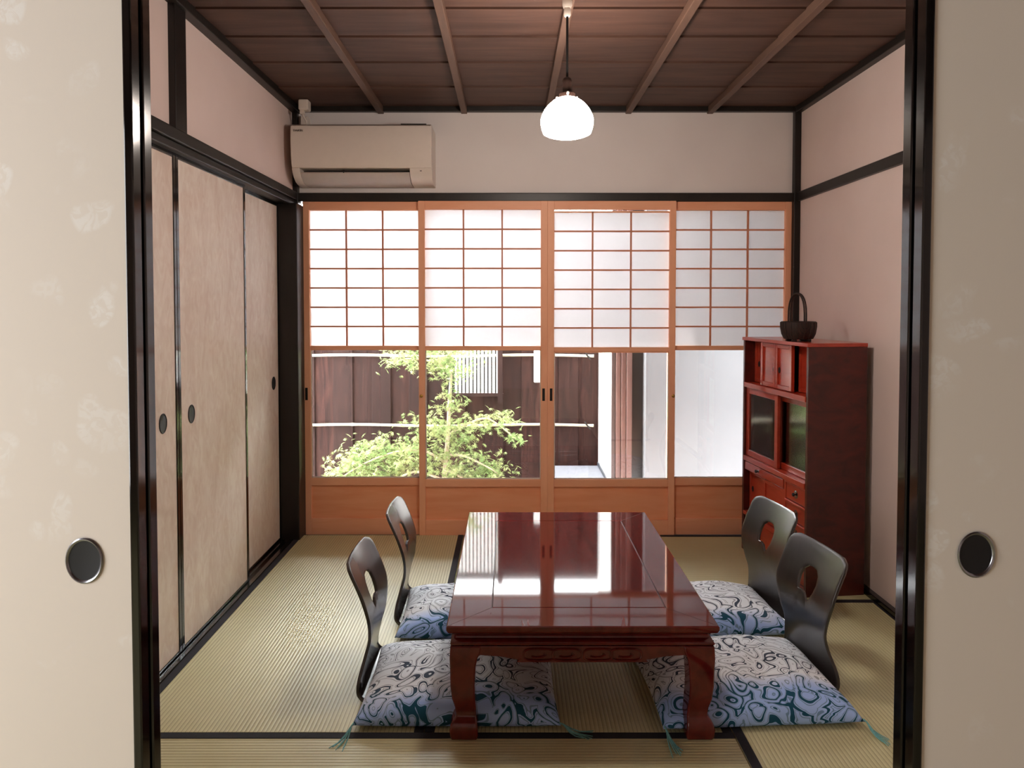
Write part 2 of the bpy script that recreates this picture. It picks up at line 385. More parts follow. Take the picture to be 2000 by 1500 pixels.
# ------------------------------------------------------------------ closet sliding doors
def pull_disc(parent, loc, rx, rz_, axis, rim='iron', cup='iron'):
    """oval recessed finger pull; axis: 'x' faces +x, 'y' faces -y"""
    mb = MB().lathe([(1.0, 0.0), (1.03, 0.0022), (0.97, 0.0035), (0.90, 0.0025), (0.87, 0.0012)], n=36, sx=rx, sy=rz_)
    cu = MB().lathe([(0.88, 0.0013), (0.80, 0.0010), (0.0001, 0.0009)], n=36, sx=rx, sy=rz_)
    o = mb.build('finger_pull', M[rim], parent, True); c = cu.build('pull_cup', M[cup], o, True)
    o.location = loc
    o.rotation_euler = (math.pi / 2, 0, math.pi / 2) if axis == 'x' else (math.pi / 2, 0, 0)
    return o
def closet_door(idx, y0, y1, xf, label, pull_y):
    root = empty('door_%d' % idx, (xf, (y0 + y1) / 2, 0)); tag(root, label, 'door', 'closet sliding doors', 'structure')
    cy = (y0 + y1) / 2; h0, h1 = -0.004, 1.800; w = 0.020; t = 0.022
    def b(n, m, a, c, z0, z1, f0, f1, bev=0.002): return box(n, M[m], f0, f1, a - cy, c - cy, z0, z1, root, bev)
    b('paper_panel', 'closet_paper', y0 + 0.01, y1 - 0.01, h0 + 0.01, h1 - 0.01, -0.018, -0.003, 0)
    b('frame_stile', 'lacquer', y0, y0 + w, h0, h1, -t, 0); b('frame_stile', 'lacquer', y1 - w, y1, h0, h1, -t, 0)
    b('frame_rail', 'lacquer', y0 + w, y1 - w, h0, h0 + 0.020, -t, -0.0005); b('frame_rail', 'lacquer', y0 + w, y1 - w, h1 - 0.02, h1, -t, -0.0005)
    if pull_y: pull_disc(root, (-0.003, pull_y - cy, 0.853), 0.026, 0.034, 'x')
    return root
box('closet_side', M['closet_paper'], XL - 0.080, XL - 0.066, YN, 1.90, 0.0, 1.80, wl)
closet_door(5, 1.885, 2.530, XL - 0.024, 'narrow visible strip of closet door nearest the near sliding doors', 2.415)
closet_door(6, 2.531, 3.192, XL - 0.024, 'wide mottled closet door in the middle of the closet', 2.632)
closet_door(7, 3.130, 3.768, XL - 0.064, 'closet door next to the black corner post', 3.672)

# ------------------------------------------------------------------ near sliding doors around the opening
def near_door(idx, x0, x1, yf, label, stile_l, stile_r, pull=None):
    root = empty('door_%d' % idx, ((x0 + x1) / 2, yf, 0)); tag(root, label, 'door', 'near sliding doors', 'structure')
    cx = (x0 + x1) / 2; h0, h1 = -0.004, 1.800
    def b(n, m, a, c, z0, z1, f0, f1, bev=0.002): return box(n, M[m], a - cx, c - cx, f0, f1, z0, z1, root, bev)
    b('paper_panel', 'near_paper', x0 + 0.01, x1 - 0.01, h0 + 0.01, h1 - 0.01, 0.004, 0.020, 0)
    b('frame_stile', 'lacquer', x0, x0 + stile_l, h0, h1, 0, 0.026, 0.0025); b('frame_stile', 'lacquer', x1 - stile_r, x1, h0, h1, 0, 0.026, 0.0025)
    b('frame_rail', 'lacquer', x0 + stile_l, x1 - stile_r, h0, h0 + 0.02, 0.001, 0.024); b('frame_rail', 'lacquer', x0 + stile_l, x1 - stile_r, h1 - 0.02, h1, 0.001, 0.024)
    if pull: pull_disc(root, (pull[0] - cx, 0.004, pull[1]), 0.0295, 0.0365, 'y', 'chrome', 'iron')
    return root
near_door(8, -1.27, -0.597, 1.128, 'cream floral sliding door with round black pull, left of the opening', 0.015, 0.0145, (-0.687, 0.846))
near_door(9, -1.22, -0.597, 1.164, 'black lacquered edge of a sliding door tucked behind the left cream door', 0.015, 0.015)
near_door(10, 0.655, 1.33, 1.128, 'shaded cream sliding door with round black pull, right of the opening', 0.0145, 0.015, (0.752, 0.856))
near_door(11, 0.655, 1.28, 1.164, 'black lacquered edge of a sliding door tucked behind the right cream door', 0.015, 0.015)
wf = MB().box(-2.7, 2.7, 1.11, 1.21, 1.80, 2.45).box(-2.7, -1.25, 1.11, 1.21, -0.05, 1.80).box(1.31, 2.7, 1.11, 1.21, -0.05, 1.80).build('wall_front', M['plaster'])
tag(wf, 'plaster wall holding the near sliding doors', 'wall', kind='structure')

# room the camera stands in: floor, walls, ceiling and a blank side window behind the fill lamp
ar = MB().box(-2.7, 2.7, -3.0, 1.11, -0.10, -0.004).build('floor', M['tatami']); tag(ar, 'tatami floor of the room in front of the opening', 'floor', kind='structure')
ac_ = MB().box(-2.7, 2.7, -3.0, 1.11, 2.40, 2.48).build('ceiling', M['ceil_board']); tag(ac_, 'board ceiling of the room in front of the opening', 'ceiling', kind='structure')
aw = MB().box(2.6, 2.7, -3.0, 1.11, -0.05, 2.42).box(-2.7, 2.7, -3.1, -3.0, -0.05, 2.42) \
    .box(-2.72, -2.64, -3.0, -1.45, -0.05, 2.42).box(-2.72, -2.64, 0.55, 1.11, -0.05, 2.42).box(-2.72, -2.64, -1.45, 0.55, -0.05, 0.45).box(-2.72, -2.64, -1.45, 0.55, 2.05, 2.42).build('wall_rear', M['plaster'])
tag(aw, 'plaster walls of the room in front of the opening', 'wall', kind='structure')
w1 = MB().box(-2.72, -2.70, -1.45, 0.55, 0.45, 2.05).build('window_1', M['plaster_white']); tag(w1, 'added blank panel closing the side window of the room in front of the opening', 'window', kind='structure')

# ------------------------------------------------------------------ low table
m = Mat('rosewood_lacquer', lin(92, 22, 20), 0.4, coat=1.0, spec=0.0); m.b.inputs['Coat Roughness'].default_value = 0.05
v = m.coords((6, 0.8, 6)); g = m.noise(v, 3, 6, 0.8)
m.color(m.ramp(g, [(0.3, lin(78, 16, 16)), (0.7, lin(104, 28, 24))])); M['rosewood'] = m.m
M['groove'] = plain('dark_groove', lin(40, 8, 10), 0.5)
TX0, TX1, TY0, TY1, TH = -0.182, 0.600, 1.998, 3.120, 0.340
tcx, tcy = (TX0 + TX1) / 2, (TY0 + TY1) / 2
TB = empty('low_table', (tcx, tcy, 0)); tag(TB, 'glossy dark red lacquered low table with curved legs', 'table')
hx, hy = (TX1 - TX0) / 2, (TY1 - TY0) / 2
def rect_loop(prof, name, mat, parent, cap_top=False, cap_bot=False, bevel=0):
    """profile list of (inset, z) swept round a rectangle"""
    mb = MB()
    for ins, z in prof:
        a, b = hx - ins, hy - ins
        mb.v += [(-a, -b, z), (a, -b, z), (a, b, z), (-a, b, z)]
    for i in range(len(prof) - 1):
        for k in range(4): mb.f.append((i * 4 + k, i * 4 + (k + 1) % 4, i * 4 + 4 + (k + 1) % 4, i * 4 + 4 + k))
    if cap_bot: mb.f.append((3, 2, 1, 0))
    if cap_top: n = (len(prof) - 1) * 4; mb.f.append((n, n + 1, n + 2, n + 3))
    return mb.build(name, mat, parent, True, bevel)
# top: frame of four mitred boards and an inset panel, separated by a fine groove
gi = 0.128; gz = TH
rect_loop([(0.020, TH - 0.032), (0.012, TH - 0.028), (0.004, TH - 0.020), (0.0, TH - 0.012), (0.0, TH - 0.003), (0.003, TH), (gi - 0.0026, TH), (gi - 0.0020, TH - 0.0025)], 'tabletop', M['rosewood'], TB)
rect_loop([(gi - 0.003, TH - 0.0022), (gi + 0.004, TH - 0.0022)], 'inlay_groove', M['groove'], TB)
a, b = hx - gi - 0.0010, hy - gi - 0.0010
MB().box(-a, a, -b, b, TH - 0.03, TH).build('top_panel', M['rosewood'], TB, bevel=0.0012)
for sx in (-1, 1):          # mitre joints of the frame boards
    for sy in (-1, 1):
        p0 = (sx * (hx - 0.004), sy * (hy - 0.004)); p1 = (sx * (hx - gi), sy * (hy - gi)); w = 0.0006
        MB().add([(p0[0] - w, p0[1] + w * sx * sy, TH + 0.0001), (p0[0] + w, p0[1] - w * sx * sy, TH + 0.0001), (p1[0] + w, p1[1] - w * sx * sy, TH + 0.0001), (p1[0] - w, p1[1] + w * sx * sy, TH + 0.0001)], [(0, 1, 2, 3)]).build('mitre_joint', M['groove'], TB)
rect_loop([(0.030, TH - 0.033), (0.026, TH - 0.038), (0.024, TH - 0.044), (0.014, TH - 0.049), (0.010, TH - 0.055), (0.012, TH - 0.060), (0.022, TH - 0.064)], 'waist_moulding', M['rosewood'], TB)
MB().box(-hx + 0.03, hx - 0.03, -hy + 0.03, hy - 0.03, TH - 0.064, TH - 0.03).build('under_frame', M['rosewood'], TB)
ZA = TH - 0.063
def apron(L):
    """outline in (u,z): straight top, dropped middle"""
    pts = [(-L, ZA), (L, ZA), (L, 0.232)]
    pts += [(L - 0.052, 0.236), (L - 0.075, 0.250), (L - 0.13, 0.246), (L * 0.50, 0.236), (0.19, 0.229)]
    half = pts[2:]
    return [(-L, ZA), (L, ZA)] + half + [(-u, z) for u, z in half[::-1]]
L = hx - 0.012
for s in (-1, 1):
    y0 = s * (hy - 0.012); MB().prism(apron(L - 0.01), 'y', min(y0, y0 - s * 0.022), max(y0, y0 - s * 0.022)).build('apron', M['rosewood'], TB, bevel=0.004)
    # raised scroll carving on the middle of the apron
    yy = y0 + s * 0.0015
    def car(pts, r=0.0022): return MB().tube([(u, yy, z) for u, z in pts], r, 6)
    cv = MB()
    for c0, wd in ((-0.125, 0.062), (-0.045, 0.058), (0.045, 0.058), (0.125, 0.062)):
        ring = []
        for k in range(25):
            an = 2 * math.pi * k / 24; cs, sn = math.cos(an), math.sin(an)
            ring.append((c0 + wd * 0.72 * math.copysign(abs(cs) ** 0.55, cs), yy, 0.2525 + 0.017 * math.copysign(abs(sn) ** 0.6, sn)))
        cv.tube(ring, 0.0030, 6, False)
        cv.tube([(c0 - 0.022, yy, 0.248), (c0 - 0.008, yy, 0.2445), (c0 + 0.010, yy, 0.246), (c0 + 0.020, yy, 0.252), (c0 + 0.013, yy, 0.256)], 0.0026, 6)
    cv.build('carved_scroll', M['rosewood'], TB, True)
    x0 = s * (hx - 0.012); MB().prism([(u, z) for u, z in apron(hy - 0.02)], 'x', min(x0, x0 - s * 0.022), max(x0, x0 - s * 0.022)).build('apron', M['rosewood'], TB, bevel=0.004)
# leg: square section swept down with the outline of the photo
def leg(sx, sy):
    prof = [(ZA, 0.000, 0.090), (0.258, -0.001, 0.088), (0.240, -0.002, 0.080), (0.215, -0.001, 0.074), (0.16, 0.000, 0.070), (0.12, 0.004, 0.067), (0.090, 0.012, 0.061), (0.068, 0.015, 0.059), (0.060, 0.012, 0.063), (0.055, 0.006, 0.070), (0.045, 0.000, 0.078), (0.030, -0.003, 0.082), (0.012, -0.002, 0.081), (0.0, 0.002, 0.075)]
    mb = MB(); n = 4
    for z, o, w in prof:
        # o = outer face offset from hx-0.012 (positive is inward), w = width
        xo, yo = hx - 0.010 - o, hy - 0.010 - o
        xi, yi = xo - w, yo - w
        mb.v += [(sx * xo, sy * yo, z), (sx * xi, sy * yo, z), (sx * xi, sy * yi, z), (sx * xo, sy * yi, z)]
    for i in range(len(prof) - 1):
        for k in range(4): mb.f.append((i * 4 + k, i * 4 + (k + 1) % 4, i * 4 + 4 + (k + 1) % 4, i * 4 + 4 + k))
    mb.f.append((0, 1, 2, 3)); q = (len(prof) - 1) * 4; mb.f.append((q, q + 1, q + 2, q + 3))
    o = mb.build('leg', M['rosewood'], TB, True, 0.005)
for sx in (-1, 1):
    for sy in (-1, 1): leg(sx, sy)

# ------------------------------------------------------------------ legless chairs
m = Mat('dark_bent_plywood', lin(26, 19, 18), 0.5, coat=1.0, spec=0.3); m.b.inputs['Coat Roughness'].default_value = 0.22; m.b.inputs['Coat IOR'].default_value = 1.65
g = m.noise(m.coords((10, 10, 1)), 3, 5); m.color(m.ramp(g, [(0.3, lin(20, 14, 13)), (0.7, lin(32, 24, 22))])); M['chair'] = m.m
def spline(pts, n):
    out = []
    for i in range(len(pts) - 1):
        p0 = Vector(pts[max(i - 1, 0)]); p1 = Vector(pts[i]); p2 = Vector(pts[i + 1]); p3 = Vector(pts[min(i + 2, len(pts) - 1)])
        for k in range(n):
            t = k / n
            out.append(0.5 * ((2 * p1) + (-p0 + p2) * t + (2 * p0 - 5 * p1 + 4 * p2 - p3) * t * t + (-p0 + 3 * p1 - 3 * p2 + p3) * t ** 3))
    out.append(Vector(pts[-1])); return out
PROF = spline([(-0.03, 0.0105), (-0.006, 0.012), (0.010, 0.026), (0.012, 0.07), (0.000, 0.13), (-0.012, 0.19), (-0.010, 0.26), (0.010, 0.33), (0.040, 0.40), (0.058, 0.435)], 8)
ARC = [0.0]
for i in range(1, len(PROF)): ARC.append(ARC[-1] + (PROF[i] - PROF[i - 1]).length)
def onprof(v):
    v = max(0.0, min(ARC[-1], v))
    for i in range(1, len(ARC)):
        if ARC[i] >= v:
            t = (v - ARC[i - 1]) / (ARC[i] - ARC[i - 1]); return PROF[i - 1].lerp(PROF[i], t)
    return PROF[-1]
VT = ARC[-1]
def interp(tab, x):
    for (a, b), (c, d) in zip(tab, tab[1:]):
        if x <= c: t = (x - a) / (c - a); t = t * t * (3 - 2 * t); return b + (d - b) * t
    return tab[-1][1]
HW = [(0.0, 0.175), (0.06, 0.165), (0.17, 0.132), (0.32, 0.170), (VT, 0.168)]
def make_chair(name, label, flip):
    root = empty(name); tag(root, label, 'chair', 'legless floor chairs round the table')
    # outer outline in (w, v), counter-clockwise, top corners rounded
    R = 0.040; out = []
    N = 40
    for i in range(N + 1):
        v = VT * i / N
        hw = interp(HW, v)
        if v > VT - R:
            q = (v - (VT - R)) / R; hw -= R * (1 - math.sqrt(max(0, 1 - q * q)))
        out.append((hw, v))
    right = out; left = [(-a, b) for a, b in out[::-1]]
    topn = 14; wt = right[-1][0]
    top = [(wt - 2 * wt * k / topn, VT) for k in range(1, topn)]
    botn = 16; wb_ = right[0][0]; bot = [(-wb_ + 2 * wb_ * k / botn, 0.0) for k in range(1, botn)]
    outer = right + top + left + bot
    hc = (0.0, VT - 0.138)
    hole_ctrl = [(0.0, 0.066), (0.030, 0.062), (0.050, 0.042), (0.056, 0.010), (0.054, -0.030), (0.050, -0.046), (0.030, -0.044), (0.008, -0.052), (-0.010, -0.084), (-0.030, -0.062), (-0.047, -0.030), (-0.053, 0.005), (-0.047, 0.040), (-0.028, 0.062), (0.0, 0.066)]
    hole_ctrl = [(a * 0.90, b * 0.80) for a, b in hole_ctrl]
    hp = []
    for a, b in zip(hole_ctrl, hole_ctrl[1:]):
        for k in range(8): hp.append((a[0] + (b[0] - a[0]) * k / 8, a[1] + (b[1] - a[1]) * k / 8))
    angs = sorted((math.atan2(y, x), math.hypot(x, y)) for x, y in hp)
    def hr(an):
        pa = angs[-1][0] - 2 * math.pi, angs[-1][1]
        for a_, r_ in angs + [(angs[0][0] + 2 * math.pi, angs[0][1])]:
            if a_ >= an:
                t = 0 if a_ == pa[0] else (an - pa[0]) / (a_ - pa[0]); return pa[1] + (r_ - pa[1]) * t
            pa = (a_, r_)
        return pa[1]
    # refine outer polygon so the angular steps are fine everywhere
    fine = []
    for p, q in zip(outer, outer[1:] + outer[:1]):
        fine += [p, ((p[0] + q[0]) / 2, (p[1] + q[1]) / 2)]
    rings = 9; mb = MB(); n = len(fine)
    for j in range(rings + 1):
        t = (j / rings)
        for p in fine:
            dx, dy = p[0] - hc[0], p[1] - hc[1]; an = math.atan2(dy, dx); r = hr(an); d = math.hypot(dx, dy)
            rr = r + (d - r) * t
            w, v = hc[0] + math.cos(an) * rr, hc[1] + math.sin(an) * rr
            pr = onprof(v)
            curve = 0.10 * w * w / 0.19 * min(1, max(0, (v - 0.05) / 0.15))          # the back is slightly dished
            mb.v.append((pr[0] - curve * 1.0, -w if flip else w, pr[1]))
    for j in range(rings):
        for k in range(n): mb.f.append((j * n + k, j * n + (k + 1) % n, (j + 1) * n + (k + 1) % n, (j + 1) * n + k))
    o = mb.build('backrest', M['chair'], root, True)
    sd = o.modifiers.new('thickness', 'SOLIDIFY'); sd.thickness = 0.010; sd.offset = 0.0
    bv = o.modifiers.new('bevel', 'BEVEL'); bv.width = 0.002; bv.segments = 2; bv.limit_method = 'ANGLE'; bv.angle_limit = math.radians(60)
    st = MB(); nx, ny = 14, 12
    for i in range(nx + 1):
        x = -0.03 - 0.37 * i / nx; hw = 0.175 + 0.01 * math.sin(i / nx * 3.1)
        if i > nx - 3: hw -= 0.02 * (i - nx + 3) ** 2 / 9
        for k in range(ny + 1): st.v.append((x, -hw + 2 * hw * k / ny, 0.0105 - 0.0 * i))
    for i in range(nx):
        for k in range(ny): st.f.append((i * (ny + 1) + k, i * (ny + 1) + k + 1, (i + 1) * (ny + 1) + k + 1, (i + 1) * (ny + 1) + k))
    o = st.build('seat', M['chair'], root, True); sd = o.modifiers.new('thickness', 'SOLIDIFY'); sd.thickness = 0.010; sd.offset = 0.0
    return root
c = make_chair('floor_chair', 'dark legless chair nearest the camera on the closet side of the table', True)
c.location = (-0.470, 2.365, 0); c.rotation_euler = (0, 0, math.pi)
c2 = copy_tree(c); c2['label'] = 'dark legless chair on the closet side of the table, nearer the paper screens'; c2.location = (-0.438, 2.900, 0)
c3 = make_chair('floor_chair', 'dark legless chair nearest the camera on the cabinet side of the table', False); c3.location = (1.025, 2.405, 0); c3.rotation_euler = (0, 0, 0.14)
c4 = copy_tree(c3); c4['label'] = 'dark legless chair just in front of the cabinet drawers'; c4.location = (1.062, 2.900, 0); c4.rotation_euler = (0, 0, 0.16)

# ------------------------------------------------------------------ floor cushions
def cushion_mat():
    m = Mat('swirl_print_cotton', lin(200, 200, 205), 0.9, spec=0.2)
    v = m.coords()
    info = m.n('ShaderNodeObjectInfo')
    off = m.n('ShaderNodeVectorMath', operation='ADD'); cmb = m.n('ShaderNodeCombineXYZ')
    m.l(m.math('MULTIPLY', info.outputs['Random'], 9.0), cmb.inputs[0]); m.l(m.math('MULTIPLY', info.outputs['Random'], 5.0), cmb.inputs[2]); m.l(v, off.inputs[0]); m.l(cmb.outputs[0], off.inputs[1])
    vv = off.outputs[0]
    warp = m.n('ShaderNodeTexNoise'); warp.inputs['Scale'].default_value = 7.0; warp.inputs['Detail'].default_value = 1.0; m.l(vv, warp.inputs['Vector'])
    ws = m.n('ShaderNodeVectorMath', operation='SCALE'); ws.inputs['Scale'].default_value = 0.22; m.l(warp.outputs['Color'], ws.inputs[0])
    wa = m.n('ShaderNodeVectorMath', operation='ADD'); m.l(vv, wa.inputs[0]); m.l(ws.outputs[0], wa.inputs[1])
    vo = m.n('ShaderNodeTexVoronoi'); vo.inputs['Scale'].default_value = 13.0; m.l(wa.outputs[0], vo.inputs['Vector'])
    n2 = m.noise(wa.outputs[0], 7.0, 1.0, 0.9)
    # spiral-like contour lines round each cell
    fld = m.math('ADD', m.math('MULTIPLY', vo.outputs['Distance'], 3.0), m.math('MULTIPLY', n2, 2.6))
    saw = m.math('FRACT', fld); tri = m.math('ABSOLUTE', m.math('SUBTRACT', saw, 0.5))
    wid = m.math('MULTIPLY', m.ramp(m.noise(vv, 8.0, 1.0), [(0.40, (0, 0, 0, 1)), (0.80, (1, 1, 1, 1))]), 0.13)
    hemv = m.math('ADD', m.math('MULTIPLY', m.n_sep(v), -0.16), 0.045)
    line = m.math('LESS_THAN', tri, m.math('ADD', wid, m.math('MAXIMUM', hemv, 0.045)))
    saw2 = m.math('FRACT', m.math('MULTIPLY', fld, 2.0)); tri2 = m.math('ABSOLUTE', m.math('SUBTRACT', saw2, 0.5)); line2 = m.math('LESS_THAN', tri2, 0.07)
    sp = m.n('ShaderNodeSeparateXYZ'); m.l(v, sp.inputs[0])
    band = m.math('ADD', m.math('MULTIPLY', sp.outputs[1], -3.2), m.math('MULTIPLY', m.noise(vv, 4.0, 2.0), 0.6))       # bluer towards the front edge
    ground = m.mix(m.ramp(band, [(0.62, (0, 0, 0, 1)), (0.92, (1, 1, 1, 1))]), lin(232, 237, 243), lin(164, 194, 244))
    hem = m.ramp(band, [(0.55, (0, 0, 0, 1)), (0.85, (1, 1, 1, 1))])
    tone = m.mix(hem, lin(66, 76, 92), lin(30, 80, 104))
    c1 = m.mix(m.math('MULTIPLY', line2, 0.55), ground, tone)
    m.color(m.mix(line, c1, tone))
    m.bump(m.noise(v, 250, 2), 0.25, 0.0015); return m.m
M['cushion'] = cushion_mat()
M['tassel'] = plain('teal_cord', lin(110, 168, 168), 0.8, ns=200, nz=0.15)
def make_cushion(sx, sy, seed, hmax=0.085, zlift=0.017):
    rnd = random.Random(seed); mb = MB(); n = 34
    ph = [rnd.uniform(0, 6.28) for _ in range(8)]
    def P(u, v, top):
        # pinched corners: edges bow inward between corners
        cu = 1 - 0.035 * (1 - v * v); cv = 1 - 0.035 * (1 - u * u)
        # edges bulge (soft) : superellipse profile
        x, y = u * cu * sx, v * cv * sy
        f = max(0.0, (1 - abs(u) ** 2.6)) ** 0.42 * max(0.0, (1 - abs(v) ** 2.6)) ** 0.42
        wr = 0.0035 * math.sin(9 * u + ph[0] + 3 * math.sin(2 * v + ph[1])) * f + 0.003 * math.sin(11 * v + ph[2] + 2 * math.sin(3 * u + ph[3])) * f
        mid = 0.026 - 0.006 * abs(u * v) ** 2
        z = mid + (hmax - mid) * f + wr if top else max(0.0035, mid - (mid - 0.004) * min(1, f * 2.2))
        if not top and abs(u) < 0.8 and abs(v) < 0.8: z = max(z, zlift)
        return (x, y, z)
    us = [math.sin(math.pi / 2 * (-1 + 2 * i / n)) * 0.5 + (-1 + 2 * i / n) * 0.5 for i in range(n + 1)]
    idx = {}
    for top in (1, 0):
        for i, u in enumerate(us):
            for j, v in enumerate(us):
                if not top and (i in (0, n) or j in (0, n)): idx[(0, i, j)] = idx[(1, i, j)]; continue
                idx[(top, i, j)] = len(mb.v); mb.v.append(P(u, v, top))
    for top in (1, 0):
        for i in range(n):
            for j in range(n):
                q = [idx[(top, i, j)], idx[(top, i + 1, j)], idx[(top, i + 1, j + 1)], idx[(top, i, j + 1)]]
                mb.f.append(tuple(q if top else q[::-1]))
    return mb
def cushion(x, y, rz, sx, sy, seed, label, tassels, hmax=0.085):
    mb = make_cushion(sx, sy, seed, hmax)
    o = mb.build('floor_cushion', M['cushion'], None, True); o.location = (x, y, 0); o.rotation_euler = (0, 0, rz)
    me = o.data
    if hasattr(me, 'attributes') and 'sharp_edge' in me.attributes: me.attributes.remove(me.attributes['sharp_edge'])
    tag(o, label, 'cushion', 'blue and white floor cushions')
    rnd = random.Random(seed + 50)
    for (cx, cy, dx, dy) in tassels:
        tb = MB(); px, py = cx * sx * 0.985, cy * sy * 0.985
        for k in range(7):
            a = rnd.uniform(-0.30, 0.30); L = rnd.uniform(0.060, 0.095); ca, sa = math.cos(a), math.sin(a)
            ex, ey = dx * ca - dy * sa, dx * sa + dy * ca
            pts = [(px, py, 0.026), (px + dx * 0.012, py + dy * 0.012, 0.024)] + [(px + dx * 0.012 + ex * L * t, py + dy * 0.012 + ey * L * t + 0.004 * math.sin(6 * t + k), max(0.004, 0.024 - 0.05 * t)) for t in (0.3, 0.6, 1.0)]
            tb.tube(pts, [0.0022, 0.0022, 0.0018, 0.0016, 0.0012], 5)
        tb.build('tassel', M['tassel'], o, True)
    return o
cushion(-0.158, 2.290, 0.0, 0.308, 0.240, 1, 'swirl-printed cushion under the front table leg on the closet side', [(-1, -1, -0.35, -0.94), (1, -1, 0.95, -0.3)], 0.092)
cushion(-0.130, 2.830, 0.02, 0.305, 0.222, 2, 'swirl-printed cushion behind, between table and far closet-side chair', [], 0.088)
cushion(0.738, 2.305, 0.06, 0.305, 0.255, 3, 'swirl-printed cushion under the front table leg on the cabinet side', [(-1, -1, 0.1, -0.99), (1, -1, 0.30, -0.95)], 0.095)
cushion(0.765, 2.840, 0.06, 0.300, 0.222, 4, 'swirl-printed cushion behind, between table and far cabinet-side chair', [], 0.090)

# ------------------------------------------------------------------ tea cabinet, local x = into the depth, local y = along the front
def red(name, a, b, sc, rough=0.32, coat=0.5):
    m = Mat(name, a, rough, coat=coat); m.b.inputs['Coat Roughness'].default_value = 0.15
    v = m.coords(sc); g = m.noise(v, 3, 6, 1.0, 0.6); m.color(m.ramp(g, [(0.3, a), (0.7, b)])); return m.m
M['cab'] = red('red_lacquer_front', lin(164, 50, 32), lin(192, 68, 44), (5, 1.0, 5))
M['cab_side'] = red('burl_side_panel', lin(60, 16, 11), lin(92, 26, 18), (3, 2, 5.5), 0.4, 0.3)
CB = empty('tea_cabinet', (1.272, 3.010, 0), 0.1107); tag(CB, 'tall red-brown wooden tea cabinet with glass sliding doors', 'cabinet')
CL, CD, CH = 0.634, 0.268, 1.080
def cb(name, m, y0, y1, z0, z1, x0, x1, par=CB, bev=0.002): return box(name, M[m], x0, x1, y0, y1, z0, z1, par, bev)
cb('side_panel', 'cab_side', 0, 0.018, 0.0, CH, 0.0, CD); cb('side_panel', 'cab_side', CL - 0.018, CL, 0.0, CH, 0.0, CD)
cb('back_panel', 'cab_side', 0.018, CL - 0.018, 0.02, CH - 0.02, CD - 0.010, CD - 0.002, bev=0)
cb('top_board', 'cab', -0.002, CL + 0.002, CH, CH + 0.016, -0.006, CD)
for z0, z1, x0 in ((0.842, 0.866, -0.004), (0.466, 0.490, -0.004), (0.186, 0.204, -0.002), (0.0, 0.030, 0.006)):
    cb('shelf', 'cab', 0.018, CL - 0.018, z0, z1, x0, CD - 0.012)
cb('pale_lining', 'plastic', 0.019, CL - 0.019, 0.492, 0.840, 0.090, 0.094, bev=0)  # pale sheet added behind the glass so the panes look a lighter grey
cb('inner_shelf', 'cab', 0.018, CL - 0.018, 0.645, 0.655, 0.0945, CD - 0.012)
def framed(name, y0, y1, z0, z1, x0, t, fw, inner, pull=None, recess=0.006):
    """door with a frame of four strips and an inner panel or pane"""
    d = cb(name, inner, y0 + fw * 0.8, y1 - fw * 0.8, z0 + fw * 0.8, z1 - fw * 0.8, x0 + recess, x0 + recess + 0.004, bev=0)
    cb('frame_strip', 'cab', y0, y0 + fw, z0, z1, x0, x0 + t, d); cb('frame_strip', 'cab', y1 - fw, y1, z0, z1, x0, x0 + t, d)
    cb('frame_strip', 'cab', y0 + fw, y1 - fw, z0, z0 + fw, x0 + 0.0005, x0 + t, d); cb('frame_strip', 'cab', y0 + fw, y1 - fw, z1 - fw, z1, x0 + 0.0005, x0 + t, d)
    if pull:
        p = MB().lathe([(0.0001, 0.004), (0.008, 0.004), (0.011, 0.002), (0.012, 0)], n=16, sx=0.75, sy=1.25).build('finger_pull', M['iron'], d, True)
        p.rotation_euler = (math.pi / 2, 0, -math.pi / 2); p.location = (x0 + recess - 0.0005, pull[0], pull[1])
    return d
u = (CL - 0.036) / 4; y = 0.018
zt0, zt1 = 0.868, CH - 0.002
framed('small_door', y + u * 3 - 0.01, CL - 0.019, zt0, zt1, 0.052, 0.014, 0.016, 'cab', (CL - 0.06, 0.96))
framed('small_door', y + u * 2, y + u * 3, zt0, zt1, 0.012, 0.016, 0.020, 'cab', (y + u * 2 + 0.026, 0.955), 0.008)
framed('small_door', y + u, y + u * 2, zt0, zt1, 0.012, 0.016, 0.020, 'cab', (y + u * 2 - 0.026, 0.955), 0.008)
framed('small_door', 0.019, y + u + 0.01, zt0, zt1, 0.052, 0.014, 0.016, 'cab')
zg0, zg1 = 0.492, 0.840
framed('glass_door', 0.286, CL - 0.019, zg0, zg1, 0.010, 0.016, 0.030, 'cab_glass')
framed('glass_door', 0.019, 0.330, zg0, zg1, 0.034, 0.016, 0.030, 'cab_glass')
# lower part: narrow drawer over a two-panel door, column of drawers beside it
cb('divider', 'cab', 0.198, 0.214, 0.204, 0.466, 0.008, CD - 0.012)
def knob(par, x, yy, z, r=0.017):
    pl = MB().lathe([(0.0001, 0.0), (r, 0.0), (r * 1.02, 0.0015), (r * 0.8, 0.003), (0.0001, 0.003)], n=18).build('knob_plate', M['chrome'], par, True)
    pl.rotation_euler = (math.pi / 2, 0, -math.pi / 2); pl.location = (x, yy, z)
    k = MB().lathe([(0.0035, 0.0), (0.0035, 0.007), (0.0075, 0.010), (0.0085, 0.014), (0.006, 0.018), (0.0001, 0.019)], n=16).build('knob', M['iron'], par, True)
    k.rotation_euler = (math.pi / 2, 0, -math.pi / 2); k.location = (x, yy, z)
def drawer(y0, y1, z0, z1, x0=0.010, k=True):
    d = cb('drawer', 'cab', y0, y1, z0, z1, x0, x0 + 0.10, bev=0.003)
    if k: knob(d, x0, (y0 + y1) / 2, (z0 + z1) / 2)
    return d
dz = (0.466 - 0.206) / 3
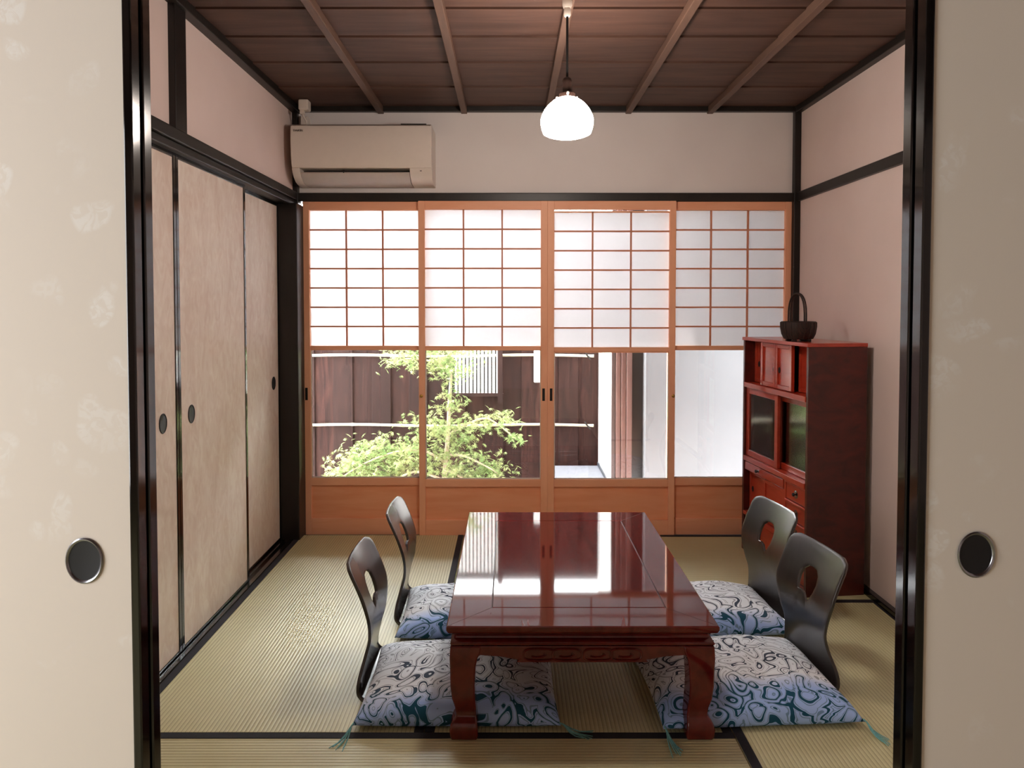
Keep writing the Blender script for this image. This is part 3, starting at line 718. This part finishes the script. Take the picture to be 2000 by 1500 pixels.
for i in range(3):
    drawer(0.020, 0.196, 0.206 + dz * i + 0.003, 0.206 + dz * (i + 1) - 0.011)
    cb('drawer_rail', 'cab', 0.018, 0.198, 0.206 + dz * (i + 1) - 0.010, 0.206 + dz * (i + 1), 0.002, 0.03)
d = drawer(0.216, CL - 0.02, 0.418, 0.460, 0.004, False); knob(d, 0.004, 0.46, 0.44, 0.008)
framed('panel_door', 0.216, 0.425, 0.208, 0.414, 0.012, 0.014, 0.018, 'cab')
framed('panel_door', 0.415, CL - 0.020, 0.208, 0.414, 0.030, 0.014, 0.018, 'cab', (CL - 0.05, 0.32))
for y0, y1 in ((0.020, 0.312), (0.318, CL - 0.02)): drawer(y0, y1, 0.034, 0.182)

# basket with tall handle on the cabinet
m = Mat('dark_wicker', lin(46, 26, 20), 0.6); v = m.coords()
br = m.n('ShaderNodeTexBrick'); br.inputs['Scale'].default_value = 60; br.inputs['Mortar Size'].default_value = 0.03; br.inputs['Color1'].default_value = lin(58, 34, 26); br.inputs['Color2'].default_value = lin(38, 20, 16); br.inputs['Mortar'].default_value = lin(16, 9, 8)
m.l(v, br.inputs['Vector']); m.color(br.outputs['Color']); M['wicker'] = m.m
BK = empty('handled_basket', (1.300, 3.190, CH + 0.016)); tag(BK, 'small dark woven basket with tall handle on the cabinet', 'basket')
body = MB(); n = 48; prof = [(0.0001, 0.010), (0.052, 0.010), (0.060, 0.012), (0.071, 0.035), (0.076, 0.065), (0.076, 0.086), (0.072, 0.090), (0.068, 0.086), (0.066, 0.050), (0.050, 0.020), (0.0001, 0.018)]
o_ = len(body.v)
for r, z in prof:
    for k in range(n):
        an = 2 * math.pi * k / n; rr = r * (1 + 0.05 * math.cos(4 * an) * (z / 0.09)); body.v.append((rr * math.cos(an), rr * math.sin(an) * 0.92, z))
for i in range(len(prof) - 1):
    for k in range(n): body.f.append((i * n + k, i * n + (k + 1) % n, (i + 1) * n + (k + 1) % n, (i + 1) * n + k))
body.build('body', M['wicker'], BK, True)
for k in range(16):     # upright canes and two bands give the weave its relief
    an = 2 * math.pi * k / 16; pts = [(math.cos(an) * r * (1 + 0.05 * math.cos(4 * an) * (z / 0.09)), math.sin(an) * r * 0.92 * (1 + 0.05 * math.cos(4 * an) * (z / 0.09)), z) for r, z in prof[2:6]]
    MB().tube(pts, 0.0026, 6).build('cane', M['wicker'], BK, True)
for k in range(4):
    ft = MB()
    an = math.pi / 4 + k * math.pi / 2; ft.box(0.045 * math.cos(an) - 0.010, 0.045 * math.cos(an) + 0.010, 0.045 * math.sin(an) - 0.010, 0.045 * math.sin(an) + 0.010, 0, 0.012); ft.build('foot', M['wicker'], BK, bevel=0.002)
for dx in (-0.006, 0.006):
    pts = []
    for k in range(21):
        t = math.pi * k / 20; pts.append((dx * 0.7 - 0.006 + 0.012 * math.cos(t), -0.060 * math.cos(t), 0.075 + 0.140 * max(0.0, math.sin(t)) ** 0.55))
    MB().tube(pts, 0.0036, 7).build('handle', M['wicker'], BK, True)

# ------------------------------------------------------------------ air conditioner
AC = empty('air_conditioner', (-0.766, D, 0)); tag(AC, 'white wall-mounted air conditioner above the paper screens', 'air conditioner')
ax = 0.362
fr = [(-0.004, 2.190), (-0.150, 2.192), (-0.195, 2.190), (-0.212, 2.180), (-0.216, 2.165), (-0.218, 2.10), (-0.214, 2.03), (-0.203, 1.985), (-0.196, 1.968)]
lo = [(-0.186, 1.948), (-0.165, 1.925), (-0.130, 1.906), (-0.09, 1.897), (-0.004, 1.895)]
# shell in one piece: the vent slot is set back between the end cheeks
MB().prism(fr + [(-0.150, 1.966), (-0.004, 1.966)], 'x', -ax, ax).build('casing', M['plastic'], AC, True, 0.004)
cheek = [(-0.004, 1.968), (-0.196, 1.968)] + lo
MB().prism(cheek, 'x', -ax, -ax + 0.040).build('end_cheek', M['plastic'], AC, True, 0.002)
MB().prism(cheek, 'x', ax - 0.115, ax).build('end_cheek', M['plastic'], AC, True, 0.002)
MB().prism([(-0.004, 1.967), (-0.120, 1.967), (-0.10, 1.93), (-0.06, 1.905), (-0.004, 1.902)], 'x', -ax + 0.04, ax - 0.115).build('vent_recess', M['black'], AC)
MB().prism([(-0.180, 1.945), (-0.176, 1.950), (-0.135, 1.914), (-0.085, 1.902), (-0.02, 1.900), (-0.02, 1.895), (-0.088, 1.896), (-0.138, 1.907)], 'x', -ax + 0.043, ax - 0.118).build('air_flap', M['plastic_grey'], AC, True)
box('flap_clip', M['black'], -0.10, -0.095, -0.182, -0.172, 1.945, 1.962, AC)
box('sensor_window', M['plastic_grey'], ax - 0.070, ax - 0.045, -0.1865, -0.183, 1.950, 1.960, AC)
box('sensor_dot', M['print'], ax - 0.062, ax - 0.053, -0.190, -0.186, 1.952, 1.957, AC)
box('top_grille', M['black'], 0.20, ax - 0.03, -0.18, -0.03, 2.188, 2.199, AC)
box('side_seam', M['plastic_grey'], ax - 0.0005, ax + 0.0012, -0.16, -0.155, 1.91, 2.18, AC)
tx = bpy.data.curves.new('maker_lettering', 'FONT'); tx.body = 'DAIKIN'; tx.size = 0.015; tx.extrude = 0.0003; tx.materials.append(M['print'])
tmp = bpy.data.objects.new('lettering_source', tx); COL.objects.link(tmp); bpy.context.view_layer.update()
tme = bpy.data.meshes.new_from_object(tmp.evaluated_get(bpy.context.evaluated_depsgraph_get())); bpy.data.objects.remove(tmp)
if not tme.materials: tme.materials.append(M['print'])
to = bpy.data.objects.new('maker_lettering', tme); COL.objects.link(to); to.parent = AC; to.location = (-ax + 0.016, -0.2182, 2.150); to.rotation_euler = (math.pi / 2, 0, 0)
pc = empty('pipe_cover', (-1.100, D, 0)); tag(pc, 'white pipe cover and socket above the air conditioner corner', 'pipe cover')
box('socket_box', M['plastic'], 0.004, 0.056, -0.185, -0.125, 2.270, H - 0.0005, pc, 0.008)
box('plug', M['plastic'], 0.010, 0.032, -0.178, -0.150, 2.250, 2.271, pc, 0.004)
MB().tube([(0.022, -0.164, 2.252), (0.028, -0.164, 2.235), (0.040, -0.160, 2.215), (0.042, -0.156, 2.1945)], 0.0045, 8).build('power_cord', M['plastic'], pc, True)
box('pipe_duct', M['plastic'], -0.020, 0.018, -0.060, -0.001, 2.1945, 2.270, pc, 0.004)

# ------------------------------------------------------------------ pendant lamp
LP = empty('pendant_lamp', (0.196, 2.452, 0)); tag(LP, 'lit white glass pendant lamp hanging on a black cord', 'lamp')
MB().lathe([(0.0001, 2.299), (0.017, 2.299), (0.017, 2.282), (0.013, 2.272), (0.0001, 2.272)], n=20).build('ceiling_rose', M['plastic'], LP, True)
MB().lathe([(0.012, 2.273), (0.0125, 2.250), (0.009, 2.244), (0.0001, 2.244)], n=18).build('cord_grip', M['plastic'], LP, True)
MB().tube([(0, 0, 2.25), (0, 0, 2.03)], 0.0042, 8).build('cord', M['black'], LP, True)
MB().lathe([(0.005, 2.040), (0.014, 2.034), (0.017, 2.024), (0.016, 2.016), (0.0155, 1.985), (0.028, 1.982), (0.028, 1.966), (0.0001, 1.966)], n=24).build('socket', plain('bakelite', lin(30, 18, 14), 0.35), LP, True)
me_ = bpy.data.materials.new('glowing_milk_glass'); me_.use_nodes = True; t = me_.node_tree; b_ = t.nodes['Principled BSDF']
b_.inputs['Base Color'].default_value = (0.9, 0.88, 0.84, 1); b_.inputs['Roughness'].default_value = 0.2; b_.inputs['Emission Color'].default_value = (1.0, 0.87, 0.77, 1)
b_.inputs['Emission Strength'].default_value = 90.0
M['milk'] = me_
sh = [(0.026, 1.968), (0.034, 1.966), (0.052, 1.955), (0.071, 1.936), (0.084, 1.915), (0.0905, 1.893), (0.089, 1.872), (0.083, 1.852), (0.078, 1.846), (0.060, 1.839), (0.034, 1.834), (0.0001, 1.832)]
sv = [(a, b) for a, b in [tuple(p) for p in spline([(r, z) for r, z in sh], 3)]]
MB().lathe(sv, n=40).build('glass_shade', M['milk'], LP, True)
for an in (0.5, 2.6, 4.7):
    MB().tube([(0.024 * math.cos(an), 0.024 * math.sin(an), 1.972), (0.041 * math.cos(an), 0.041 * math.sin(an), 1.976)], [0.0022, 0.0045], 8).build('thumb_screw', M['plastic'], LP, True)

# ------------------------------------------------------------------ garden behind the glass
gm = Mat('garden_soil', lin(120, 108, 92), 0.95); gf = gm.noise(gm.coords(), 12, 5); gm.color(gm.ramp(gf, [(0.3, lin(98, 88, 70)), (0.7, lin(150, 140, 122))])); 
gd = MB().box(-5, 6, D + 0.10, 9.0, -0.75, -0.45).build('ground', gm.m); tag(gd, 'bare garden ground behind the screens', 'ground', kind='structure')
fm = Mat('weathered_cedar_fence', lin(100, 70, 60), 0.85, spec=0.2); v = fm.coords((7, 7, 0.9)); info = fm.n('ShaderNodeObjectInfo')
ad = fm.n('ShaderNodeVectorMath', operation='ADD'); cm = fm.n('ShaderNodeCombineXYZ'); fm.l(fm.math('MULTIPLY', info.outputs['Random'], 40.0), cm.inputs[2]); fm.l(v, ad.inputs[0]); fm.l(cm.outputs[0], ad.inputs[1])
g = fm.noise(ad.outputs[0], 3.0, 6, 1.5, 0.6); base = fm.ramp(g, [(0.25, lin(22, 12, 10)), (0.5, lin(46, 26, 22)), (0.75, lin(66, 40, 34))])
fm.color(fm.mix(fm.math('MULTIPLY', info.outputs['Random'], 0.7), base, lin(34, 21, 19))); fm.bump(g, 0.3, 0.003); M['fence'] = fm.m
FN = empty('board_fence', (0, 5.50, 0)); tag(FN, 'weathered brown vertical board fence behind the maple', 'fence')
bx_ = -2.55; k = 0; widths = [0.150, 0.138, 0.160, 0.144, 0.152, 0.135]
while bx_ < 0.70:
    w = widths[k % 6]; lap = 0.018 if k % 2 else 0.0
    zt = 1.56
    segs = [(-0.46, zt)]
    if bx_ + w > -0.41 and bx_ < -0.075:        # lattice opening
        x0, x1 = bx_, bx_ + w
        segs = [(-0.46, 0.572)]
    for z0, z1 in segs:
        e_ = 0.012 if k % 2 else -0.003; o = MB().box(-w / 2 - e_, w / 2 + e_, 0, 0.016, z0, z1).build('fence_board', M['fence'], FN, bevel=0.002); o.location = (bx_ + w / 2, lap, 0)
    bx_ += w; k += 1
bam = plain('pale_bamboo', lin(176, 168, 148), 0.45, nz=0.06, ns=12)
for z, tilt in ((0.868, 0.0), (0.326, 0.0)):
    R_ = MB(); pts = []; rad = []
    for i in range(67):
        x = -1.60 + 2.25 * i / 66; pts.append((x, -0.018, z + 0.006 * math.sin(i * 0.15) + tilt)); rad.append(0.0108 if i % 11 else 0.0125)
    R_.tube(pts, rad, 8).build('bamboo_rail', bam, FN, True)
    for x in (-1.56, 0.60):
        MB().tube([(x - 0.02, -0.026, z + 0.03), (x, -0.032, z), (x + 0.025, -0.026, z - 0.03)], 0.006, 6).build('rope_tie', M['black'], FN, True)
# lattice window in the fence with a bright wall of the neighbouring lot behind it
M['white_paint'] = plain('white_paint', lin(244, 243, 240), 0.6, nz=0.02)
LT = empty('lattice_window', (-0.245, -0.045, 0)); LT.parent = FN; LT['label'] = 'white slatted lattice opening in the fence'
box('frame', M['fence'], 0.150, 0.188, -0.01, 0.03, 0.50, 1.60, LT); box('frame', M['fence'], -0.19, 0.15, -0.01, 0.03, 0.555, 0.580, LT)
for i in range(12):
    x = -0.180 + i * 0.0290
    box('slat', M['white_paint'], x, x + 0.017, 0.004, 0.012, 0.580, 1.50, LT)
for z in (0.80, 0.90): box('cross_bar', M['fence'], -0.19, 0.150, 0.018, 0.026, z, z + 0.012, LT)
nb = MB().box(-1.4, 1.0, 6.3, 6.4, -0.46, 1.9).build('wall_neighbour', plaster('grey_render', lin(36, 35, 32), lin(46, 45, 42))); tag(nb, 'grey wall seen through the fence lattice', 'wall', kind='structure')
ub = MB().box(0.185, 0.262, 5.40, 5.466, 0.668, 1.10).box(0.20, 0.25, 5.466, 5.4995, 0.70, 0.80).build('utility_box', M['white_paint'], bevel=0.004); tag(ub, 'white utility box mounted on the fence beside the lattice', 'box')
# house wing: white side wall, stacked door edges, dark post, pale plaster
wg = MB().box(0.690, 0.80, 4.74, 5.50, -0.46, 2.6).build('wall_wing', M['white_paint']); tag(wg, 'bright white side wall of the house wing outside', 'wall', kind='structure')
box('drip_strip', plain('grey_metal', lin(58, 61, 68), 0.5), 0.682, 0.692, 4.74, 5.50, -0.02, 0.035, wg); box('corner_strip', plain('grey_joint', lin(54, 54, 58), 0.6), 0.6885, 0.692, 5.405, 5.425, -0.02, 2.6, wg)
dk = MB().box(0.285, 0.690, 4.55, 5.48, -0.46, 0.010).build('veranda_step', plain('pale_concrete', lin(112, 113, 120), 0.8)); tag(dk, 'pale concrete step in front of the fence and white wing', 'step')
pinkw = wood('reddish_door_wood', lin(84, 56, 50), lin(102, 72, 64), 0.6, (5, 5, 1)); greyw = wood('greyed_door_wood', lin(64, 49, 47), lin(76, 60, 57), 0.6, (5, 5, 1))
for i, (x0, x1, yy, mm, lb) in enumerate(((0.681, 0.706, 4.72, greyw, 'grey-brown storm shutter edge beside the white wing wall'), (0.708, 0.738, 4.70, pinkw, 'reddish storm shutter edge, second from the white wing wall'), (0.741, 0.771, 4.685, pinkw, 'reddish storm shutter edge, third from the white wing wall'), (0.774, 0.808, 4.665, pinkw, 'reddish storm shutter edge beside the dark post'))):
    d = MB().box(x0, x1, yy, yy + 0.03, -0.30, 2.2).build('storm_shutter', mm, bevel=0.003); tag(d, lb, 'shutter', 'storm shutter edges outside')
box_ = MB().box(0.806, 0.905, 4.72, 4.80, -0.46, 2.4).build('trim_9', M['dark_wood']); tag(box_, 'dark brown post between shutters and pale outside wall', 'post', kind='structure')
wo = MB().box(0.885, 3.0, 4.60, 4.70, -0.46, 2.4).build('wall_outside', M['outside_plaster']); tag(wo, 'pale plaster outside wall behind the screen next to the cabinet', 'wall', kind='structure')
we = MB().box(1.95, 2.05, D + 0.10, 4.60, -0.46, 2.4).build('wall_light_block', M['outside_plaster']); tag(we, 'unseen wall added to block side light from the outside passage', 'wall', kind='structure')  # unseen wall added to keep sky light from the right off the screens
# house roof edge over the screens; the wide part over the passage is added shade
ev = MB().box(-3.0, 3.5, D + 0.09, D + 0.42, 2.40, 2.46).box(0.70, 3.5, D + 0.42, 5.5, 2.40, 2.46).build('roof', M['dark_wood']); tag(ev, 'roof edge over the garden side, widened unseen over the wing for shade', 'roof', kind='structure')

# maple
M['bark'] = plain('maple_bark', lin(176, 160, 140), 0.85, nz=0.2, ns=20)
lm = bpy.data.materials.new('maple_leaf'); lm.use_nodes = True; t = lm.node_tree; t.nodes.clear()
o_ = t.nodes.new('ShaderNodeOutputMaterial'); d_ = t.nodes.new('ShaderNodeBsdfDiffuse'); tr_ = t.nodes.new('ShaderNodeBsdfTranslucent'); mx = t.nodes.new('ShaderNodeMixShader')
tc = t.nodes.new('ShaderNodeTexCoord'); nz = t.nodes.new('ShaderNodeTexNoise'); nz.inputs['Scale'].default_value = 6; rp = t.nodes.new('ShaderNodeValToRGB')
rp.color_ramp.elements[0].position = 0.35; rp.color_ramp.elements[1].position = 0.65
rp.color_ramp.elements[0].color = lin(118, 142, 90); rp.color_ramp.elements[1].color = lin(162, 168, 120)
t.links.new(tc.outputs['Object'], nz.inputs['Vector']); t.links.new(nz.outputs['Fac'], rp.inputs[0]); t.links.new(rp.outputs[0], d_.inputs[0]); t.links.new(rp.outputs[0], tr_.inputs[0])
mx.inputs[0].default_value = 0.4; t.links.new(d_.outputs[0], mx.inputs[1]); t.links.new(tr_.outputs[0], mx.inputs[2]); t.links.new(mx.outputs[0], o_.inputs[0])
MP = empty('maple_tree', (-0.46, 4.98, -0.45)); tag(MP, 'young green maple growing in front of the board fence', 'tree')
def W_(x, y, z): return Vector((x + 0.46, y - 4.98, z + 0.45))
def limb(name, pts, r0, r1):
    p = spline([tuple(W_(*q)) for q in pts], 5); n = len(p)
    return MB().tube(p, [r0 + (r1 - r0) * i / (n - 1) for i in range(n)], 7).build(name, M['bark'], MP, True)
limb('trunk', [(-0.49, 4.98, -0.45), (-0.475, 4.98, -0.10), (-0.455, 4.99, 0.14), (-0.44, 5.0, 0.34), (-0.43, 5.0, 0.55), (-0.42, 5.02, 0.80), (-0.45, 5.0, 1.05)], 0.022, 0.008)
for b in ([(-0.455, 4.99, 0.14), (-0.62, 4.95, 0.24), (-0.85, 4.92, 0.22), (-1.08, 4.90, 0.12), (-1.25, 4.90, 0.0)],
          [(-0.47, 4.98, 0.02), (-0.66, 4.90, 0.10), (-0.86, 4.86, 0.02), (-1.0, 4.86, -0.05)],
          [(-0.44, 5.0, 0.34), (-0.30, 4.98, 0.42), (-0.17, 4.97, 0.46), (-0.06, 4.97, 0.40), (0.02, 4.97, 0.33)],
          [(-0.45, 5.0, 0.20), (-0.32, 4.94, 0.20), (-0.18, 4.92, 0.14), (-0.08, 4.92, 0.08)],
          [(-0.42, 5.02, 0.80), (-0.55, 5.0, 0.86), (-0.72, 5.0, 0.88), (-0.80, 5.0, 0.86)],
          [(-0.46, 4.98, 0.10), (-0.34, 4.90, 0.06), (-0.2, 4.88, -0.04)]):
    limb('branch', b, 0.010, 0.0035)
leaf = []
for k in range(7):
    a = math.radians(-108 + 36 * k); L = (0.55, 0.85, 0.98, 1.05, 0.98, 0.85, 0.55)[k]
    leaf.append((0.24 * math.cos(a - math.radians(18)), 0.24 * math.sin(a - math.radians(18)))); leaf.append((L * math.cos(a), L * math.sin(a)))
leaf.append((0.24 * math.cos(math.radians(126)), 0.24 * math.sin(math.radians(126)))); leaf.append((-0.12, 0))
clus = [(-1.28, -0.02), (-1.18, 0.08), (-1.08, 0.14), (-1.10, 0.0), (-0.98, 0.13), (-0.86, 0.18), (-0.76, 0.20), (-1.0, -0.03), (-1.22, -0.08), (-0.82, 0.08), (-0.92, 0.04), (-1.02, 0.20), (-1.12, 0.20), (-0.94, 0.22), (-0.88, 0.26), (-0.98, 0.28), (-1.05, 0.06), (-0.74, 0.12), (-0.80, 0.24), (-1.15, 0.14), (-1.30, -0.05),
        (-0.70, 0.14), (-0.58, 0.22), (-0.50, 0.14), (-0.42, 0.22), (-0.36, 0.30), (-0.46, 0.34), (-0.56, 0.40), (-0.63, 0.44), (-0.36, 0.38), (-0.26, 0.42), (-0.12, 0.44), (-0.40, 0.42), (-0.06, 0.46), (-0.64, 0.28), (-0.70, 0.24),
        (-0.22, 0.20), (-0.16, 0.12), (-0.10, 0.09), (-0.20, 0.08), (-0.34, 0.12), (-0.42, 0.08), (-0.28, 0.02), (-0.42, -0.04), (-0.30, -0.06), (-0.12, -0.06), (-0.38, 0.02), (0.02, 0.32), (0.04, 0.33),
        (-0.42, 0.52), (-0.46, 0.54), (-0.42, 0.64), (-0.40, 0.72), (-0.40, 0.80), (-0.46, 0.80), (-0.54, 0.85), (-0.70, 0.86), (-0.79, 0.88), (-0.50, 0.88), (-0.37, 0.84), (-0.40, 0.92), (-0.5, 0.95), (-0.65, 0.95), (-0.75, 0.97), (-0.3, 0.95), (-0.35, 0.58)]
rl = random.Random(11); fo = MB()
for cx, cz in clus:
    small = (cx > -0.02) or (cz > 0.5 and cz < 0.75)
    for k in range(26 if small else 70):
        r = 0.045 if small else 0.075
        p = W_(cx + rl.gauss(0, r), 4.95 + rl.gauss(0, 0.10), cz + rl.gauss(0, r * 0.45))
        sc = rl.uniform(0.024, 0.040)
        e = Matrix.Translation(p) @ Matrix.Rotation(rl.uniform(0, 6.283), 4, 'Z') @ Matrix.Rotation(rl.gauss(0.5, 0.45), 4, 'X') @ Matrix.Rotation(rl.gauss(0, 0.3), 4, 'Y')
        vs = [tuple(e @ Vector((x * sc, y * sc, -0.25 * sc * (x * x + y * y)))) for x, y in leaf]; c0 = tuple(e @ Vector((0, 0, 0)))
        n = len(vs); fo.add([c0] + vs, [(0, i + 1, (i + 1) % n + 1) for i in range(n)])
me = bpy.data.meshes.new('foliage'); me.from_pydata(fo.v, [], fo.f); me.materials.append(lm); f_o = bpy.data.objects.new('foliage', me); COL.objects.link(f_o); f_o.parent = MP; f_o['kind'] = 'stuff'
